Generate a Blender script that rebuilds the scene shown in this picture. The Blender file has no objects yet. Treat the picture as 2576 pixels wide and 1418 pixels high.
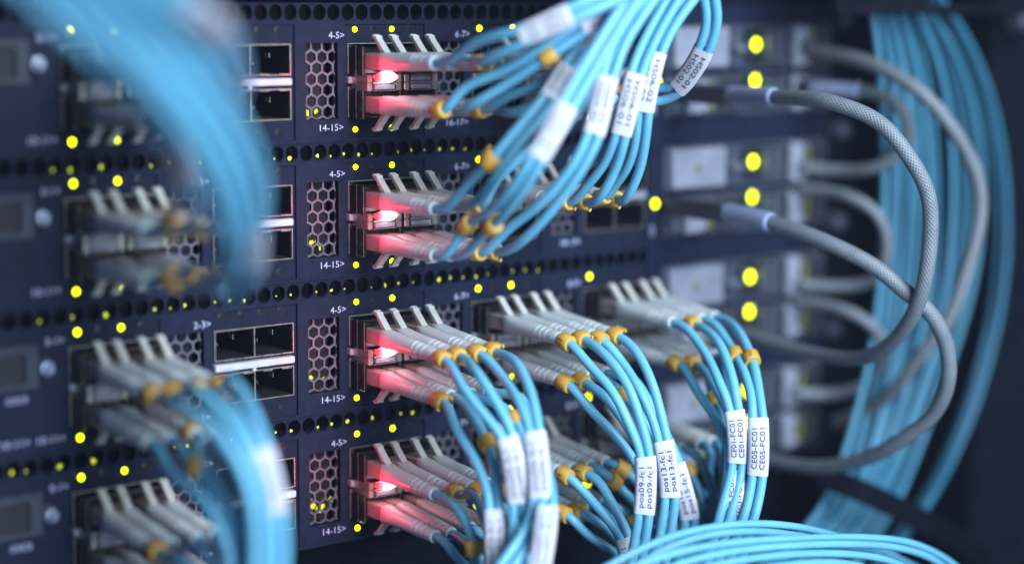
import bpy, math, random
from mathutils import Vector, Matrix
random.seed(7)
SC = bpy.context.scene
COL = SC.collection
MM = 0.001
U = 44.45                       # one rack unit, mm

# ------------------------------------------------------------------ camera
FPX = 4870.0                    # focal length in pixels of a 2576 px wide frame
yaw, pit, rol = (math.radians(a) for a in (37.651, 8.548, 0.394))
CAM = Vector((-344.01, -529.91, 12.69))
D = Vector((math.sin(yaw)*math.cos(pit), math.cos(yaw)*math.cos(pit), -math.sin(pit)))
r0 = Vector((math.cos(yaw), -math.sin(yaw), 0)); u0 = r0.cross(D)
RT = r0*math.cos(rol)+u0*math.sin(rol)
UP = -r0*math.sin(rol)+u0*math.cos(rol)
cd = bpy.data.cameras.new('camera'); cam = bpy.data.objects.new('camera', cd); COL.objects.link(cam)
cd.sensor_width = 36; cd.lens = FPX/2576*36
cd.clip_start = 0.01; cd.clip_end = 30
m = Matrix((RT, UP, -D)).transposed().to_4x4(); m.translation = CAM*MM
cam.matrix_world = m
cd.dof.use_dof = True; cd.dof.focus_distance = 0.628; cd.dof.aperture_fstop = 2.5; cd.dof.aperture_ratio = 1.12
SC.camera = cam

# ------------------------------------------------------------------ world, lights, exposure
W = bpy.data.worlds.new('World'); SC.world = W; W.use_nodes = True
bg = W.node_tree.nodes['Background']; bg.inputs[0].default_value = (.20, .40, .95, 1); bg.inputs[1].default_value = .11
def area(name, loc, target, size, power, color, size_y=None):
    l = bpy.data.lights.new(name, 'AREA'); l.energy = power; l.color = color; l.size = size*MM
    if size_y: l.shape = 'RECTANGLE'; l.size_y = size_y*MM
    o = bpy.data.objects.new(name, l); COL.objects.link(o)
    o.location = Vector(loc)*MM
    o.rotation_euler = (Vector(target)-Vector(loc)).to_track_quat('-Z', 'Y').to_euler()
    return o
key = area('key_light', (60, -660, 300), (66, -80, -62), 400, 1.85, (.78, .90, 1.0)); key.data.spread = math.radians(64)
fl = area('fill_light', (-60, -860, 10), (35, -80, -70), 480, 1.7, (.66, .82, 1.0)); fl.data.spread = math.radians(66)
SC.view_settings.view_transform = 'Standard'; SC.view_settings.look = 'None'
SC.view_settings.exposure = -.2; SC.view_settings.gamma = 1; SC.view_settings.use_curve_mapping = False
cy = SC.cycles
cy.use_denoising = True
try: cy.denoiser = 'OPENIMAGEDENOISE'
except Exception: pass
cy.max_bounces = 6; cy.diffuse_bounces = 3; cy.glossy_bounces = 3; cy.volume_bounces = 0
cy.sample_clamp_indirect = 4; cy.caustics_reflective = False; cy.caustics_refractive = False

# ------------------------------------------------------------------ materials
def mat(name, col, rough=.5, metal=0., noise=0., scale=300., bump=0., spec=.5, emit=None, strength=0., coat=0.):
    M = bpy.data.materials.new(name); M.use_nodes = True
    nt = M.node_tree; b = nt.nodes['Principled BSDF']
    b.inputs['Base Color'].default_value = (*col, 1); b.inputs['Roughness'].default_value = rough
    b.inputs['Metallic'].default_value = metal; b.inputs['Specular IOR Level'].default_value = spec
    b.inputs['Coat Weight'].default_value = coat
    if emit:
        b.inputs['Emission Color'].default_value = (*emit, 1); b.inputs['Emission Strength'].default_value = strength
    if noise or bump:
        tc = nt.nodes.new('ShaderNodeTexCoord'); n = nt.nodes.new('ShaderNodeTexNoise')
        n.inputs['Scale'].default_value = scale; n.inputs['Detail'].default_value = 4
        nt.links.new(tc.outputs['Object'], n.inputs['Vector'])
        if noise:
            r = nt.nodes.new('ShaderNodeValToRGB')
            r.color_ramp.elements[0].position = .3; r.color_ramp.elements[1].position = .7
            r.color_ramp.elements[0].color = (*[c*(1-noise) for c in col], 1)
            r.color_ramp.elements[1].color = (*[min(1, c*(1+noise)) for c in col], 1)
            nt.links.new(n.outputs['Fac'], r.inputs['Fac']); nt.links.new(r.outputs['Color'], b.inputs['Base Color'])
            mr = nt.nodes.new('ShaderNodeMapRange'); mr.inputs['To Min'].default_value = rough*.8; mr.inputs['To Max'].default_value = min(1, rough*1.2)
            nt.links.new(n.outputs['Fac'], mr.inputs['Value']); nt.links.new(mr.outputs['Result'], b.inputs['Roughness'])
        if bump:
            n2 = nt.nodes.new('ShaderNodeTexNoise'); n2.inputs['Scale'].default_value = scale*6
            nt.links.new(tc.outputs['Object'], n2.inputs['Vector'])
            bp = nt.nodes.new('ShaderNodeBump'); bp.inputs['Strength'].default_value = bump; bp.inputs['Distance'].default_value = .0001
            nt.links.new(n2.outputs['Fac'], bp.inputs['Height']); nt.links.new(bp.outputs['Normal'], b.inputs['Normal'])
    return M
M_panel = mat('powder_coat', (.0085, .013, .031), .6, noise=.2, scale=220, bump=.25, spec=.12)
M_floor = mat('port_panel_paint', (.0075, .011, .027), .6, noise=.2, scale=260, bump=.25, spec=.12)
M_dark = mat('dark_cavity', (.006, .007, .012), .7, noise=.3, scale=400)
M_black = mat('glossy_black', (.012, .012, .014), .22, noise=.3, scale=300)
M_cage = mat('cage_metal', (.42, .41, .36), .38, metal=.85, noise=.2, scale=500)
M_steel = mat('bright_steel', (.80, .78, .80), .26, metal=1., noise=.12, scale=500)
M_bar = mat('light_bar', (.46, .46, .52), .4, noise=.08, scale=300)
M_plate = mat('brushed_plate', (.30, .32, .40), .5, metal=.35, noise=.12, scale=120)
M_hex = mat('vent_mesh_metal', (.11, .105, .14), .5, metal=.4, noise=.25, scale=500)
M_sock = mat('socket_grey', (.035, .042, .06), .5, noise=.2, scale=200, spec=.2)
M_print = mat('white_print', (.42, .44, .62), .6, noise=.1, scale=900)
M_led = mat('led_lit', (.15, .17, .0), .4, spec=.1, emit=(.80, .92, .0), strength=8.0)
M_ledoff = mat('led_dark', (.012, .013, .018), .25, noise=.2, scale=800)
M_inner = mat('board_led_lit', (.5, .5, .05), .5, emit=(.60, .70, .0), strength=1.0)
M_house = mat('connector_grey', (.27, .25, .24), .45, noise=.08, scale=300)
M_boot = mat('boot_beige', (.47, .51, .53), .42, noise=.05, scale=250, bump=.15)
M_latch = mat('latch_beige', (.43, .43, .40), .42, noise=.05, scale=250)
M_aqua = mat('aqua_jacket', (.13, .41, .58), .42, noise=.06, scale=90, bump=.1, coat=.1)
M_aqua2 = mat('aqua_jacket_shaded', (.034, .155, .25), .45, noise=.10, scale=90, bump=.1)  # shaded copy of the aqua jacket: dim light put into the colour
M_aqua3 = mat('aqua_jacket_half_shaded', (.055, .22, .335), .42, noise=.08, scale=90, bump=.1)  # half-shaded copy of the same aqua, alternated in the dim bundle
M_yellow = mat('marker_yellow', (.62, .34, .055), .45, noise=.08, scale=300)
M_ink = mat('black_ink', (.03, .03, .05), .6, noise=.1, scale=900)
M_inklabel = mat('label_ink', (.035, .03, .10), .6, noise=.1, scale=900)
M_label = mat('white_label', (.58, .58, .65), .45, noise=.03, scale=200)
M_rack = mat('rack_black', (.006, .008, .015), .7, noise=.25, scale=120, bump=.2, spec=.05)
M_back = mat('backdrop_paint', (.006, .008, .016), .9, noise=.2, scale=20, spec=.1)
M_collar = mat('collar_blue_grey', (.26, .30, .46), .5, noise=.08, scale=200)
M_olive = mat('olive_tab', (.13, .14, .05), .5, noise=.15, scale=300)
M_modgrey = mat('module_grey', (.055, .065, .10), .5, metal=.3, noise=.2, scale=200)
def lamp_mat():
    M = mat('red_lamp', (.6, .1, .1), .4); nt = M.node_tree; b = nt.nodes['Principled BSDF']
    tc = nt.nodes.new('ShaderNodeTexCoord'); mp = nt.nodes.new('ShaderNodeMapping'); g = nt.nodes.new('ShaderNodeTexGradient'); g.gradient_type = 'SPHERICAL'
    mp.inputs['Location'].default_value = (.1, 0, 0); mp.inputs['Scale'].default_value = (210, 0, 0)
    r = nt.nodes.new('ShaderNodeValToRGB'); e = r.color_ramp.elements
    e[0].position = 0; e[0].color = (1, .02, .06, 1); e[1].position = .85; e[1].color = (1, .85, .86, 1); k = e.new(.4); k.color = (1, .16, .22, 1)
    q = nt.nodes.new('ShaderNodeMapRange'); q.inputs['To Min'].default_value = .7; q.inputs['To Max'].default_value = 14
    L = nt.links.new; L(tc.outputs['Object'], mp.inputs['Vector']); L(mp.outputs['Vector'], g.inputs['Vector']); L(g.outputs['Fac'], r.inputs['Fac']); L(g.outputs['Fac'], q.inputs['Value'])
    L(r.outputs['Color'], b.inputs['Emission Color']); L(q.outputs['Result'], b.inputs['Emission Strength'])
    return M
M_lamp = lamp_mat()
M_strap = mat('strap_black', (.006, .007, .013), .7, noise=.3, scale=150, spec=.05)
M_stud = mat('stud_steel', (.28, .31, .40), .4, metal=.7, noise=.1, scale=300)
def braid_mat():
    M = bpy.data.materials.new('grey_braid'); M.use_nodes = True
    nt = M.node_tree; b = nt.nodes['Principled BSDF']; N = nt.nodes.new; L = nt.links.new
    uv = N('ShaderNodeUVMap'); sp = N('ShaderNodeSeparateXYZ'); L(uv.outputs['UV'], sp.inputs['Vector'])
    def mth(op, a, bb):
        n = N('ShaderNodeMath'); n.operation = op
        for i, v in enumerate((a, bb)):
            if v is None: continue
            if isinstance(v, (int, float)): n.inputs[i].default_value = v
            else: L(v, n.inputs[i])
        return n.outputs[0]
    a = mth('MULTIPLY', sp.outputs['Y'], 2*math.pi*13); s = mth('MULTIPLY', sp.outputs['X'], 4.4)
    p = mth('SINE', mth('ADD', a, s), None); q = mth('SINE', mth('SUBTRACT', a, s), None)
    h = mth('MAXIMUM', p, q); h = mth('MULTIPLY', mth('ADD', h, 1), .5)
    ns = N('ShaderNodeTexNoise'); ns.inputs['Scale'].default_value = 260; tc = N('ShaderNodeTexCoord'); L(tc.outputs['Object'], ns.inputs['Vector'])
    f = mth('MULTIPLY', h, mth('ADD', mth('MULTIPLY', ns.outputs['Fac'], .7), .5))
    r = N('ShaderNodeValToRGB'); r.color_ramp.elements[0].color = (.10, .115, .13, 1); r.color_ramp.elements[1].color = (.22, .25, .29, 1)
    r.color_ramp.elements[0].position = .25; r.color_ramp.elements[1].position = .85
    L(f, r.inputs['Fac']); L(r.outputs['Color'], b.inputs['Base Color'])
    bp = N('ShaderNodeBump'); bp.inputs['Strength'].default_value = .5; bp.inputs['Distance'].default_value = .0003
    L(h, bp.inputs['Height']); L(bp.outputs['Normal'], b.inputs['Normal'])
    b.inputs['Roughness'].default_value = .5; b.inputs['Metallic'].default_value = .1
    return M
M_braid = braid_mat()

# ------------------------------------------------------------------ helpers
def un(px, py, h):
    """the point h mm in front of the switch faces that the photo shows at this pixel (2576 px frame)"""
    v = D + RT*((px-1288)/FPX) - UP*((py-709)/FPX)
    t = (-h-CAM.y)/v.y
    return CAM + v*t
def pj(P):
    q = P-CAM; z = q.dot(D)
    return (1288+FPX*q.dot(RT)/z, 709-FPX*q.dot(UP)/z)
class MB:
    def __init__(s): s.v = []; s.f = []; s.uv = None
    def add(s, vs, fs):
        o = len(s.v); s.v += [Vector(v) for v in vs]; s.f += [tuple(i+o for i in f) for f in fs]
    def box(s, x0, x1, y0, y1, z0, z1, bev=0.):
        if bev <= 0:
            s.add([(x, y, z) for x in (x0, x1) for y in (y0, y1) for z in (z0, z1)],
                  [(0, 1, 3, 2), (4, 6, 7, 5), (0, 4, 5, 1), (2, 3, 7, 6), (0, 2, 6, 4), (1, 5, 7, 3)]); return
        b = bev
        # chamfered along y: octagonal section, with a chamfered front (y0) cap
        def ring(y, i):
            X0, X1, Z0, Z1 = x0+i, x1-i, z0+i, z1-i
            return [(X0+b, y, Z0), (X1-b, y, Z0), (X1, y, Z0+b), (X1, y, Z1-b), (X1-b, y, Z1), (X0+b, y, Z1), (X0, y, Z1-b), (X0, y, Z0+b)]
        vs = ring(y0, b*.7)+ring(y0+b, 0)+ring(y1, 0)
        fs = [tuple(range(8)), tuple(range(23, 15, -1))]
        for k in range(2):
            for i in range(8):
                j = (i+1) % 8; fs.append((k*8+i, k*8+8+i, k*8+8+j, k*8+j))
        s.add(vs, fs)
    def plate(s, x0, x1, z0, z1, y0, y1, holes):
        """slab with rectangular holes, front y0 back y1"""
        xs = sorted(set([x0, x1]+[min(max(v, x0), x1) for h in holes for v in h[:2]]))
        zs = sorted(set([z0, z1]+[min(max(v, z0), z1) for h in holes for v in h[2:]]))
        def solid(i, j):
            if i < 0 or j < 0 or i >= len(xs)-1 or j >= len(zs)-1: return False
            cx, cz = (xs[i]+xs[i+1])/2, (zs[j]+zs[j+1])/2
            return not any(h[0] < cx < h[1] and h[2] < cz < h[3] for h in holes)
        for i in range(len(xs)-1):
            for j in range(len(zs)-1):
                if not solid(i, j): continue
                a, b, c, d = xs[i], xs[i+1], zs[j], zs[j+1]
                s.add([(a, y0, c), (b, y0, c), (b, y0, d), (a, y0, d)], [(0, 1, 2, 3)])
                for (di, dj, p, q) in ((-1, 0, (a, d), (a, c)), (1, 0, (b, c), (b, d)), (0, -1, (a, c), (b, c)), (0, 1, (b, d), (a, d))):
                    if not solid(i+di, j+dj):
                        s.add([(p[0], y0, p[1]), (p[0], y1, p[1]), (q[0], y1, q[1]), (q[0], y0, q[1])], [(0, 1, 2, 3)])
    def ringcell(s, inner, outer, y0, y1):
        """flat ring between two loops of equal length in x,z, with the hole's wall going back to y1"""
        n = len(inner)
        s.add([(p[0], y0, p[1]) for p in outer]+[(p[0], y0, p[1]) for p in inner]+[(p[0], y1, p[1]) for p in inner],
              [(i, (i+1) % n, n+(i+1) % n, n+i) for i in range(n)]+[(n+i, n+(i+1) % n, 2*n+(i+1) % n, 2*n+i) for i in range(n)])
    def disc(s, c, r, y0, y1, n=16, dome=0.):
        vs = [(c[0]+r*math.cos(2*math.pi*i/n), y1, c[1]+r*math.sin(2*math.pi*i/n)) for i in range(n)]
        vs += [(c[0]+r*.8*math.cos(2*math.pi*i/n), y0, c[1]+r*.8*math.sin(2*math.pi*i/n)) for i in range(n)]
        vs += [(c[0], y0-dome, c[1])]
        s.add(vs, [(i, (i+1) % n, n+(i+1) % n, n+i) for i in range(n)]+[(n+i, n+(i+1) % n, 2*n) for i in range(n)])
    def sweep(s, pts, frames, sect, caps=True, closed=True):
        """sect(i) -> list of (a,b) section points in frame (A,B)"""
        o = len(s.v); k = None
        for i, (p, (A, B)) in enumerate(zip(pts, frames)):
            sc = sect(i); k = len(sc)
            s.v += [p+A*a+B*b for a, b in sc]
        n = len(pts)
        for i in range(n-1):
            for j in range(k if closed else k-1):
                jj = (j+1) % k
                s.f.append((o+i*k+j, o+i*k+jj, o+(i+1)*k+jj, o+(i+1)*k+j))
        if caps:
            s.f.append(tuple(o+j for j in range(k-1, -1, -1))); s.f.append(tuple(o+(n-1)*k+j for j in range(k)))
    def build(s, name, mt, parent=None, origin=None, smooth=False):
        if origin is None: origin = Vector((0, 0, 0))
        me = bpy.data.meshes.new(name)
        me.from_pydata([((v-origin)*MM) for v in s.v], [], s.f)
        me.validate()
        if smooth:
            me.polygons.foreach_set('use_smooth', [True]*len(me.polygons))
        me.materials.append(mt)
        o = bpy.data.objects.new(name, me); COL.objects.link(o)
        if parent: o.parent = parent
        return o
def fix_normals(o):
    import bmesh
    b = bmesh.new(); b.from_mesh(o.data); bmesh.ops.recalc_face_normals(b, faces=b.faces); b.to_mesh(o.data); b.free()
    return o
def smooth_angle(o, deg=40):
    import bmesh
    b = bmesh.new(); b.from_mesh(o.data); bmesh.ops.remove_doubles(b, verts=b.verts, dist=1e-7)
    bmesh.ops.recalc_face_normals(b, faces=b.faces)
    for e in b.edges:
        if len(e.link_faces) == 2 and e.calc_face_angle(0) > math.radians(deg): e.smooth = False
    for f in b.faces: f.smooth = True
    b.to_mesh(o.data); b.free(); return o
def empty(name, loc, label=None, cat=None, group=None, kind=None):
    o = bpy.data.objects.new(name, None); COL.objects.link(o); o.location = Vector(loc)*MM
    o.empty_display_size = .005
    return tag(o, label, cat, group, kind)
def tag(o, label=None, cat=None, group=None, kind=None):
    if label: o['label'] = label
    if cat: o['category'] = cat
    if group: o['group'] = group
    if kind: o['kind'] = kind
    return o
_tc = {}
def text_mesh(txt):
    """(verts 2D, faces) of a line of text, centred, cap height about 1"""
    if txt in _tc: return _tc[txt]
    cu = bpy.data.curves.new('t', 'FONT'); cu.body = txt; cu.resolution_u = 3; cu.size = 1.4
    ob = bpy.data.objects.new('t', cu); COL.objects.link(ob)
    dg = bpy.context.evaluated_depsgraph_get(); dg.update()
    me = ob.evaluated_get(dg).to_mesh()
    v = [(p.co.x, p.co.y) for p in me.vertices]; f = [tuple(p.vertices) for p in me.polygons]
    ob.evaluated_get(dg).to_mesh_clear()
    bpy.data.objects.remove(ob); bpy.data.curves.remove(cu)
    x0, x1 = min(p[0] for p in v), max(p[0] for p in v)
    v = [(p[0]-(x0+x1)/2, p[1]-.5) for p in v]
    _tc[txt] = (v, f, x1-x0); return _tc[txt]
def flat_text(mb, txt, cx, cz, height, y, width=None):
    v, f, w = text_mesh(txt); sx = height if width is None else width/w
    mb.add([(cx+p[0]*sx, y, cz+p[1]*height) for p in v], f)
def catmull(P, step=1.2):
    P = [P[0]*2-P[1]]+P+[P[-1]*2-P[-2]]; out = []
    for i in range(1, len(P)-2):
        p0, p1, p2, p3 = P[i-1:i+3]
        t0 = 0; t1 = t0+max((p1-p0).length, 1e-6)**.5; t2 = t1+max((p2-p1).length, 1e-6)**.5; t3 = t2+max((p3-p2).length, 1e-6)**.5
        n = max(2, int((p2-p1).length/step))
        for k in range(n):
            t = t1+(t2-t1)*k/n
            a1 = p0*((t1-t)/(t1-t0))+p1*((t-t0)/(t1-t0)); a2 = p1*((t2-t)/(t2-t1))+p2*((t-t1)/(t2-t1)); a3 = p2*((t3-t)/(t3-t2))+p3*((t-t2)/(t3-t2))
            b1 = a1*((t2-t)/(t2-t0))+a2*((t-t0)/(t2-t0)); b2 = a2*((t3-t)/(t3-t1))+a3*((t-t1)/(t3-t1))
            out.append(b1*((t2-t)/(t2-t1))+b2*((t-t1)/(t2-t1)))
    out.append(P[-2]); return out
def smooth_path(pts, it=6):
    for _ in range(it):
        q = pts[:]
        for i in range(1, len(pts)-1): q[i] = (pts[i-1]+pts[i]*2+pts[i+1])*.25
        pts = q
    return pts
def frames(pts, ref=None):
    T = [(pts[min(i+1, len(pts)-1)]-pts[max(i-1, 0)]).normalized() for i in range(len(pts))]
    A = (ref or Vector((0, 0, 1))); A = (A-T[0]*A.dot(T[0]))
    if A.length < 1e-3: A = Vector((1, 0, 0))-T[0]*T[0].x
    A.normalize(); out = []
    for t in T:
        A = (A-t*A.dot(t)).normalized(); out.append((A.copy(), t.cross(A)))
    return T, out
def circ(r, n=12): return [(r*math.cos(2*math.pi*i/n), r*math.sin(2*math.pi*i/n)) for i in range(n)]
def tube(mb, pts, r, n=12):
    T, fr = frames(pts); rf = r if callable(r) else (lambda i: r)
    mb.sweep(pts, fr, lambda i: circ(rf(i), n))
def uv_tube(o, npts, n, seglen):
    me = o.data; uv = me.uv_layers.new(name='UVMap')
    for p in me.polygons:
        for li in p.loop_indices:
            vi = me.loops[li].vertex_index; i, j = divmod(vi, n)
            uv.data[li].uv = (i*seglen, j/n)
        js = [me.loops[li].vertex_index % n for li in p.loop_indices]
        if max(js)-min(js) > n/2:
            for li in p.loop_indices:
                if me.loops[li].vertex_index % n == 0: uv.data[li].uv[1] = 1.0

# ------------------------------------------------------------------ setting: rack, backdrop
mb = MB(); mb.add([(-900, 420, -900), (1100, 420, -900), (1100, 420, 700), (-900, 420, 700)], [(0, 1, 2, 3)])
tag(mb.build('backdrop', M_back), kind='structure')
rk = empty('equipment_rack', (236, 6, -60), 'black steel rack frame beside the right ends of the switches', 'rack')
mb = MB(); mb.plate(223.5, 246, -330, 200, 3, 5, [(230, 237, z-3.2, z+3.2) for z in (22, -23, -66, -111, -156)]); mb.box(244, 246, 5, 60, -330, 200)
mb.build('mounting_rail', M_rack, rk, Vector((236, 6, -60)))
mb = MB(); mb.box(420, 424, -200, 419, -420, 300); mb.build('side_panel', M_rack, rk, Vector((236, 6, -60)))
mb = MB()
mb.box(-135, 222, 22, 300, -420, -172); mb.build('lower_bay_cover', M_rack, rk, Vector((236, 6, -60)))
for nm, z0, z1, y, lab in (('blanking_panel', 9.6, 70, 1.5, 'plain dark blanking panel above the topmost switch'),):
    o = empty(nm, (45, y, z0), lab, 'panel')
    mb = MB(); mb.box(-135, 222, y, y+4, z0, z1, .5); mb.build('panel_sheet', M_rack, o, Vector((45, y, z0)))
    mb = MB(); mb.box(-135, 222, y-2.2, y-.02, z0, z0+1.2, .3); mb.build('panel_lip', M_panel, o, Vector((45, y, z0)))

# ------------------------------------------------------------------ switches
GX = {'A': -99.0, 'E': -50.0, 'B': 0.0, 'C': 50.0, 'F': 100.0}     # port blocks; the empty one is E
BLK = {'A': ('0-1', '10-11'), 'E': ('2-3', '12-13'), 'B': ('4-5', '14-15'), 'C': ('6-7', '16-17'), 'F': ('8-9', '18-19')}
ROWN = ('topmost', 'second', 'third', 'bottom')
ZU, ZL = -9.9, -23.7
LIT = {('A', 0): (1, 1), ('A', 1): (1, 1), ('A', 2): (1, 1), ('A', 3): (1, 1), ('B', 0): (1, 1), ('B', 1): (1, 1), ('B', 2): (1, 1), ('B', 3): (1, 1),
       ('C', 0): (1, 0), ('C', 1): (1, 0), ('C', 2): (1, 1), ('C', 3): (1, 1), ('F', 2): (1, 1), ('F', 0): (1, 1), ('F', 3): (1, 1)}
def build_switch(r):
    z0 = -U*r; O = Vector((0, 0, z0))
    sw = empty('network_switch', O, '%s of the four dark grey rack switches, %s' % (ROWN[r], ('under the blanking panel', 'just below the topmost one', 'with the 2-3 ports clearly visible', 'above the dark empty bay')[r]), 'switch', 'rack switches stacked in the frame')
    P = lambda b, n, m, par=None, sm=False: b.build(n, m, par or sw, Vector((0, 0, 0)), sm)
    pockets = [(g-4.2, g+27, -35, 1.65) for g in GX.values()]
    hexs = [(g-19, g-7, -28.6, -4.1) for k, g in GX.items() if k != 'A']
    # front plate at y -0.8, with pockets, hex vents and the ventilation strip left open
    b = MB(); b.plate(-135, 128, -35.9, 8.4, -.8, 0, pockets+hexs+[(-133, 127, 2.7, 8.1)])
    b.box(-135, 222, .3, 30, 8.2, 8.45); b.box(-135, 222, .3, 30, -35.95, -35.7)
    P(b, 'front_plate', M_panel)
    holes = []
    for g in GX.values():
        for row in (0, 1):
            zc = (-9.3, -23.3)[row]
            holes.append((g-3.0, g+25.5, zc-4.75, zc+4.75))
    b = MB()
    for g in GX.values():
        b.plate(g-4.2, g+27, -35, 1.65, 0, .6, [h for h in holes if g-4 < h[0] < g+20])
    P(b, 'port_panel', M_floor)
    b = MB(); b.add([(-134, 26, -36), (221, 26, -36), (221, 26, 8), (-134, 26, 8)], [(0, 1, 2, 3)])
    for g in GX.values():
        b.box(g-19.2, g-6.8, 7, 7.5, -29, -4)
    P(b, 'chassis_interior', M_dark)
    # ventilation strip: plate with a row of tall rounded holes
    b = MB(); pitch = 5.35; n = 49
    for k in range(n):
        cx = -133+pitch*(k+.5)-1.05; inner = []; outer = []
        hx, hz = pitch/2, 2.7
        for i in range(24):
            a = 2*math.pi*i/24; ca, sa = math.cos(a), math.sin(a)
            inner.append((cx+2.32*ca, 5.4+(.4 if sa > 0 else -.4)+2.1*sa))
            t = min(hx/abs(ca) if abs(ca) > 1e-6 else 9e9, hz/abs(sa) if abs(sa) > 1e-6 else 9e9)
            outer.append((cx+t*ca, 5.4+t*sa))
        b.ringcell(inner, outer, -.55, 2.4)
    P(b, 'ventilation_strip', M_floor)
    # light-emitting parts seen through the holes
    rnd = random.Random(r*11+3)
    def glint(x, y, z, k, par=None):
        b = MB(); b.add([(x+k*math.cos(a)*rnd.uniform(.6, 1.2), y, z+k*math.sin(a)*rnd.uniform(.6, 1.3)) for a in (0, 1.05, 2.1, 3.1, 4.2, 5.2)]*1, [(0, 1, 2, 3, 4, 5)])
        c = Vector((x, y+.6, z)); n0 = len(b.v); b.v.append(c); b.f += [(i, (i+1) % 6, n0) for i in range(6)]
        P(b, 'board_led', M_inner, par)
    if r > 0:
        for k in range(n):
            cx = -133+pitch*(k+.5)-1.05
            if -75 < cx < 78 and rnd.random() < .8 or (cx < -88 and rnd.random() < .6):
                glint(cx+rnd.uniform(-.5, .8), 2.1, 3.9+rnd.uniform(-.2, .5), rnd.uniform(.28, .75)*(1.5 if cx < -88 else 1))
    # hex vents
    for key, g in GX.items():
        b = MB(); R = 2.35; Ri = 1.95
        w = R*math.sqrt(3)/2
        for q in range(-1, 4):
            for k in range(-1, 8):
                cx = g-18.0+q*2*w+(w if k % 2 else 0); cz = -5.2-k*1.5*R
                ring = lambda rad: [(min(max(cx+rad*math.cos(math.pi/6+i*math.pi/3), g-18.95), g-7.05), min(max(cz+rad*math.sin(math.pi/6+i*math.pi/3), -28.55), -4.15)) for i in range(6)]
                if cx+w < g-19 or cx-w > g-7 or cz-R > -4.1 or cz+R < -28.6: continue
                b.ringcell(ring(Ri), ring(R), .9, 2.0)
        h = P(b, 'hex_vent', M_hex) if key != 'A' else None
        if key == 'B':
            for i in range((3, 5, 5, 7)[r]):
                glint(g-17+(i % 5)*2.3+rnd.uniform(-.6, .6), 4.5+.05*i, -27.2+rnd.uniform(0, (1.0, 3.0, 5.5, 6.5)[r]), rnd.uniform(.7, 1.3), h)
        # cage: rims, dividers, dark boxes, middle bar
        b = MB()
        for zc in (-9.3, -23.3):
            hs = [(g-2.85, g+11.0, zc-4.62, zc+4.62), (g+11.3, g+25.3, zc-4.62, zc+4.62)]
            b.plate(g-3.15, g+25.6, zc-4.9, zc+4.9, -.7, .3, hs)
            for q in range(4):
                s = 1 if zc < -15 else -1
                x = g-.5+q*7.1
                b.box(x, x+3.4, -1.6, -.72, zc+s*4.55-.18, zc+s*4.55+.18)
        cg = P(b, 'port_cage', M_cage)
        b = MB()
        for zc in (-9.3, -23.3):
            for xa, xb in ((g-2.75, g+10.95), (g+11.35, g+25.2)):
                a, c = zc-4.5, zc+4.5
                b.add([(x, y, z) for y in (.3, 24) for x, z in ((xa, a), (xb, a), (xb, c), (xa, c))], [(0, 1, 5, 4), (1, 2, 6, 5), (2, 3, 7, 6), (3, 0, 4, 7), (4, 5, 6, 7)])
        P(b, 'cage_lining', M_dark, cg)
        if key in ('E',):
            b = MB()
            for zc in (-9.3, -23.3):
                for xa in (g+4, g+18.6):
                    b.box(xa+3, xa+3.25, 6, 9, zc+.4, zc+2.0); b.box(xa-1, xa-.8, 9, 11, zc-1.8, zc-.9)
            P(b, 'contact_spring', M_cage, cg)
        b = MB(); b.box(g-3.9, g+25.1, -2.4, -.02, -17.3, -15.0, .35); b.box(g+9.6, g+10.8, -2.2, -.3, -18.2, -17.32)
        P(b, 'centre_bar', M_bar if key == 'E' else M_plate)
        # leds, four above and four below
        up, lo = LIT.get((key, r), (0, 0))
        for zz, on in ((0, up), (-32.2, lo)):
            for k in range(4):
                lit = on and k in (0, 2)
                if key == 'F' and k == 2: lit = False
                if key == 'B' and r == 2 and zz < 0 and k == 2: lit = False
                b = MB(); b.disc((g+k*7.15+(.25 if lit else 0), zz), 1.3, -.06, -.02, 16, .05); o = P(b, 'led_socket' if lit else 'status_led', M_ledoff)
                if lit:
                    b = MB(); b.disc((g+k*7.15, zz), .92, -.5, -.07, 16, .35); P(b, 'status_led', M_led, o)
        # printed port numbers
        for txt, cx, cz, wd in ((BLK[key][0]+'>', g-7.5, -1.75, 5.9), (BLK[key][1]+'>', g-9.5, -31.2, 8.9)):
            b = MB(); flat_text(b, txt, cx, cz, 2.15, -.83, wd); P(b, 'port_number', M_print)
    # management corner at the left end
    b = MB(); b.plate(-134, -112.5, -15, -2, -2.2, -.82, [(-132, -116.5, -13.2, -4.2)]); P(b, 'serial_socket', M_sock)
    b = MB(); b.box(-132, -116.5, -.9, -.85, -13.2, -4.2); P(b, 'socket_interior', M_dark)
    b = MB(); b.disc((-110.4, -9.2), 2.6, -4.2, -.82, 20, .3); b.disc((-110.4, -9.2), 1.5, -6.2, -4.1, 6); P(b, 'jack_screw', M_stud)
    if r in (2, 3):
        b = MB(); flat_text(b, 'IOIOI', -119, -18.2, 2.1, -.83, 6.5); flat_text(b, '10-11>', -119.8, -31.2, 2.15, -.83, 8.9); P(b, 'port_symbol', M_print)
    # right section: sheet behind the plug-in modules
    b = MB(); b.plate(128, 222, -35.9, 8.4, -.4, 1.2, [(133.5, 219, -16.4, 1.2), (133.5, 219, -33.2, -17.4)]); P(b, 'module_bezel', M_panel)
    b = MB(); b.disc((130.8, -20.0), 1.5, -.9, -.42, 16, .4); P(b, 'status_led', M_led)
    b = MB(); flat_text(b, '||', 129.5, -29.3, 3.0, -.44); P(b, 'port_symbol', M_print)
    return sw
for r in range(4): build_switch(r)

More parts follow.
